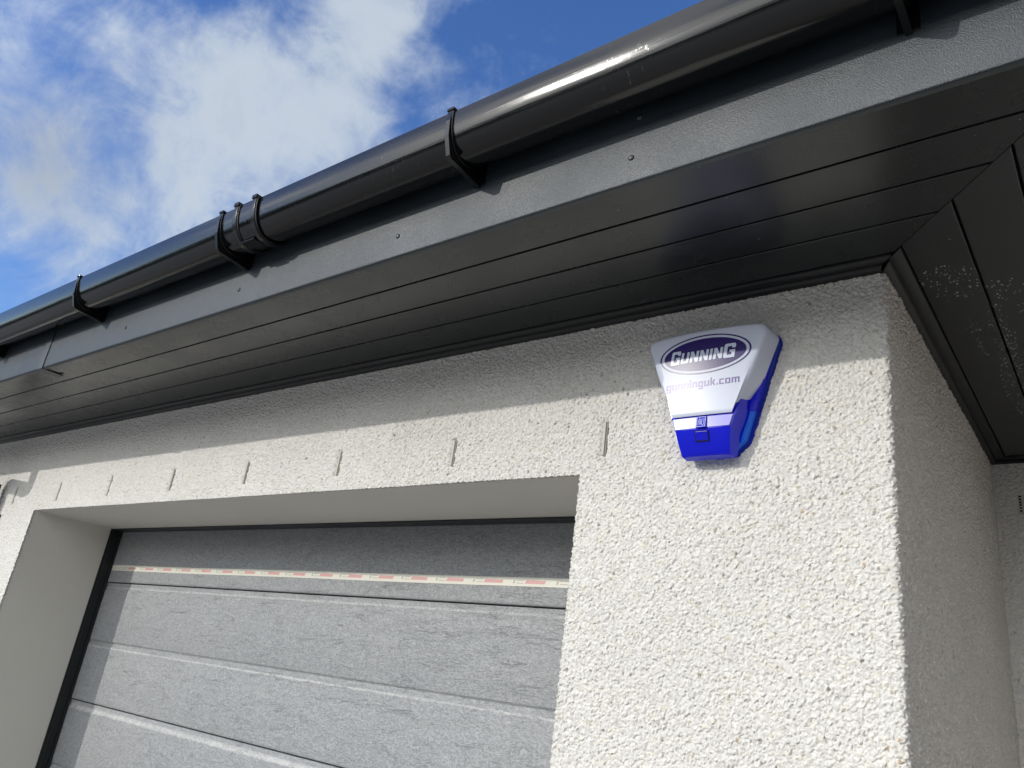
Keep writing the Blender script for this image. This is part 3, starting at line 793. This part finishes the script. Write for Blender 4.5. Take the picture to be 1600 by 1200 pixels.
lo = ellipse_mesh(LCX, LCZ, .0885, .0352, .0004, 'logo_oval', m_ink)
def put_polys(polys, lift, name, mat, parent, sub=.004):
    v = []; f = []
    for P_ in polys:
        P_ = list(P_); k0 = len(v)
        for (x, z) in P_: v.append((XC+x, face_y(x, lift), z))
        f.append(tuple(range(k0, k0+len(P_))))
    return mesh_obj(name, v, f, mat, parent)
def glyph(ch):
    """blocky capitals as quads in a 1x1 cell; strokes w wide, h high"""
    w, h = .30, .20
    R_ = lambda a, b_, c_, d_: [(a, b_), (c_, b_), (c_, d_), (a, d_)]
    if ch == 'G': return [[(0,.10),(.10,0),(w,0),(w,1),(.10,1),(0,.90)], R_(w,0,1-w,h), [(1-w,0),(1,0),(1,.55),(1-w,.55)], R_(.50,.38,1-w,.55), R_(w,1-h,1-w,1), [(1-w,.68),(1,.68),(1,.90),(.90,1),(1-w,1)]]
    if ch == 'U': return [[(0,.10),(.10,0),(w,0),(w,1),(0,1)], R_(w,0,1-w,h), [(1-w,0),(.90,0),(1,.10),(1,1),(1-w,1)]]
    if ch == 'N': return [R_(0,0,w,1), R_(1-w,0,1,1), [(w,1),(w,.55),(1-w,0),(1-w,.45)]]
    if ch == 'I': return [R_(0,0,1,1)]
def word(cells, z0, shear):
    polys = []
    for ch, x0, x1, zb, zt in cells:
        for q in glyph(ch): polys.append([(x0+(x1-x0)*u+(zb-z0+(zt-zb)*w_)*shear, zb+(zt-zb)*w_) for u, w_ in q])
    return polys
zb = 2.2655
cells = [('G',-.0745,-.0545,zb,zb+.0305),('U',-.0515,-.0345,zb+.0010,zb+.0250),('N',-.0315,-.0135,zb+.0010,zb+.0250),('N',-.0105,.0075,zb+.0010,zb+.0250),('I',.0105,.0160,zb+.0010,zb+.0250),('N',.0190,.0375,zb+.0010,zb+.0250),('G',.0400,.0635,zb,zb+.0305)]
put_polys(word(cells, zb, .13), .0009, 'logo_name', m_letter, lo)
def small(ch):
    w = .30; R_ = lambda a, b_, c_, d_: [(a, b_), (c_, b_), (c_, d_), (a, d_)]
    if ch == 'g': return 1, [R_(0,0,w,1), R_(w,.0,1-w,.22), R_(w,.78,1-w,1), R_(1-w,-.45,1,1), R_(.1,-.45,1-w,-.22)]
    if ch == 'u': return 1, [R_(0,0,w,1), R_(w,0,1-w,.22), R_(1-w,0,1,1)]
    if ch == 'n': return 1, [R_(0,0,w,1), R_(w,.78,1-w,1), R_(1-w,0,1,1)]
    if ch == 'i': return .3, [R_(0,0,1,1), R_(0,1.15,1,1.4)]
    if ch == 'k': return 1, [R_(0,0,w,1.45), [(w,.42),(.62,1),(1,1),(w+.12,.30)], [(w+.02,.48),(w+.30,.60),(1.02,0),(.66,0)]]
    if ch == '.': return .3, [R_(0,0,1,.27)]
    if ch == 'c': return .92, [R_(0,0,w,1), R_(w,0,1,.22), R_(w,.78,1,1)]
    if ch == 'o': return 1, [R_(0,0,w,1), R_(w,0,1-w,.22), R_(w,.78,1-w,1), R_(1-w,0,1,1)]
    if ch == 'm': return 1.5, [R_(0,0,.2,1), R_(.2,.78,.4,1), R_(.4,0,.6,1), R_(.6,.78,.8,1), R_(.8,0,1,1)]
txt = 'gunninguk.com'; gap = .22
tot = sum(small(c)[0] for c in txt)+gap*(len(txt)-1); x = -.0805; sc_x = .1560/tot; polys = []; xh = .0118; zb = 2.2105
for c in txt:
    wd, qs = small(c)
    for q in qs: polys.append([(x+u*wd*sc_x, zb+w_*xh) for u, w_ in q])
    x += (wd+gap)*sc_x
put_polys(polys, .0004, 'web_address', m_ink2, bx)

# final proportions of the box: shallower than drawn above, sides flaring out towards the backplate
XN = -.3317
bpy.context.view_layer.update()
def tidy(o):
    if o.type == 'MESH':
        for v in o.data.vertices:
            x, y, z = v.co; t_ = min(1., max(0., -y/.085)); u = x-XC
            hw = max(.05, .047+(z-2.08)*.33)
            e = max(-.25, min(1., u/hw))
            v.co = (XN + u*(1+.0145*t_) + .0092*(1-t_)*e, y*.78, z + t_*(.0078+.0145*(z-2.15)))
        o.data.update()
    for c_ in o.children: tidy(c_)
tidy(bx)
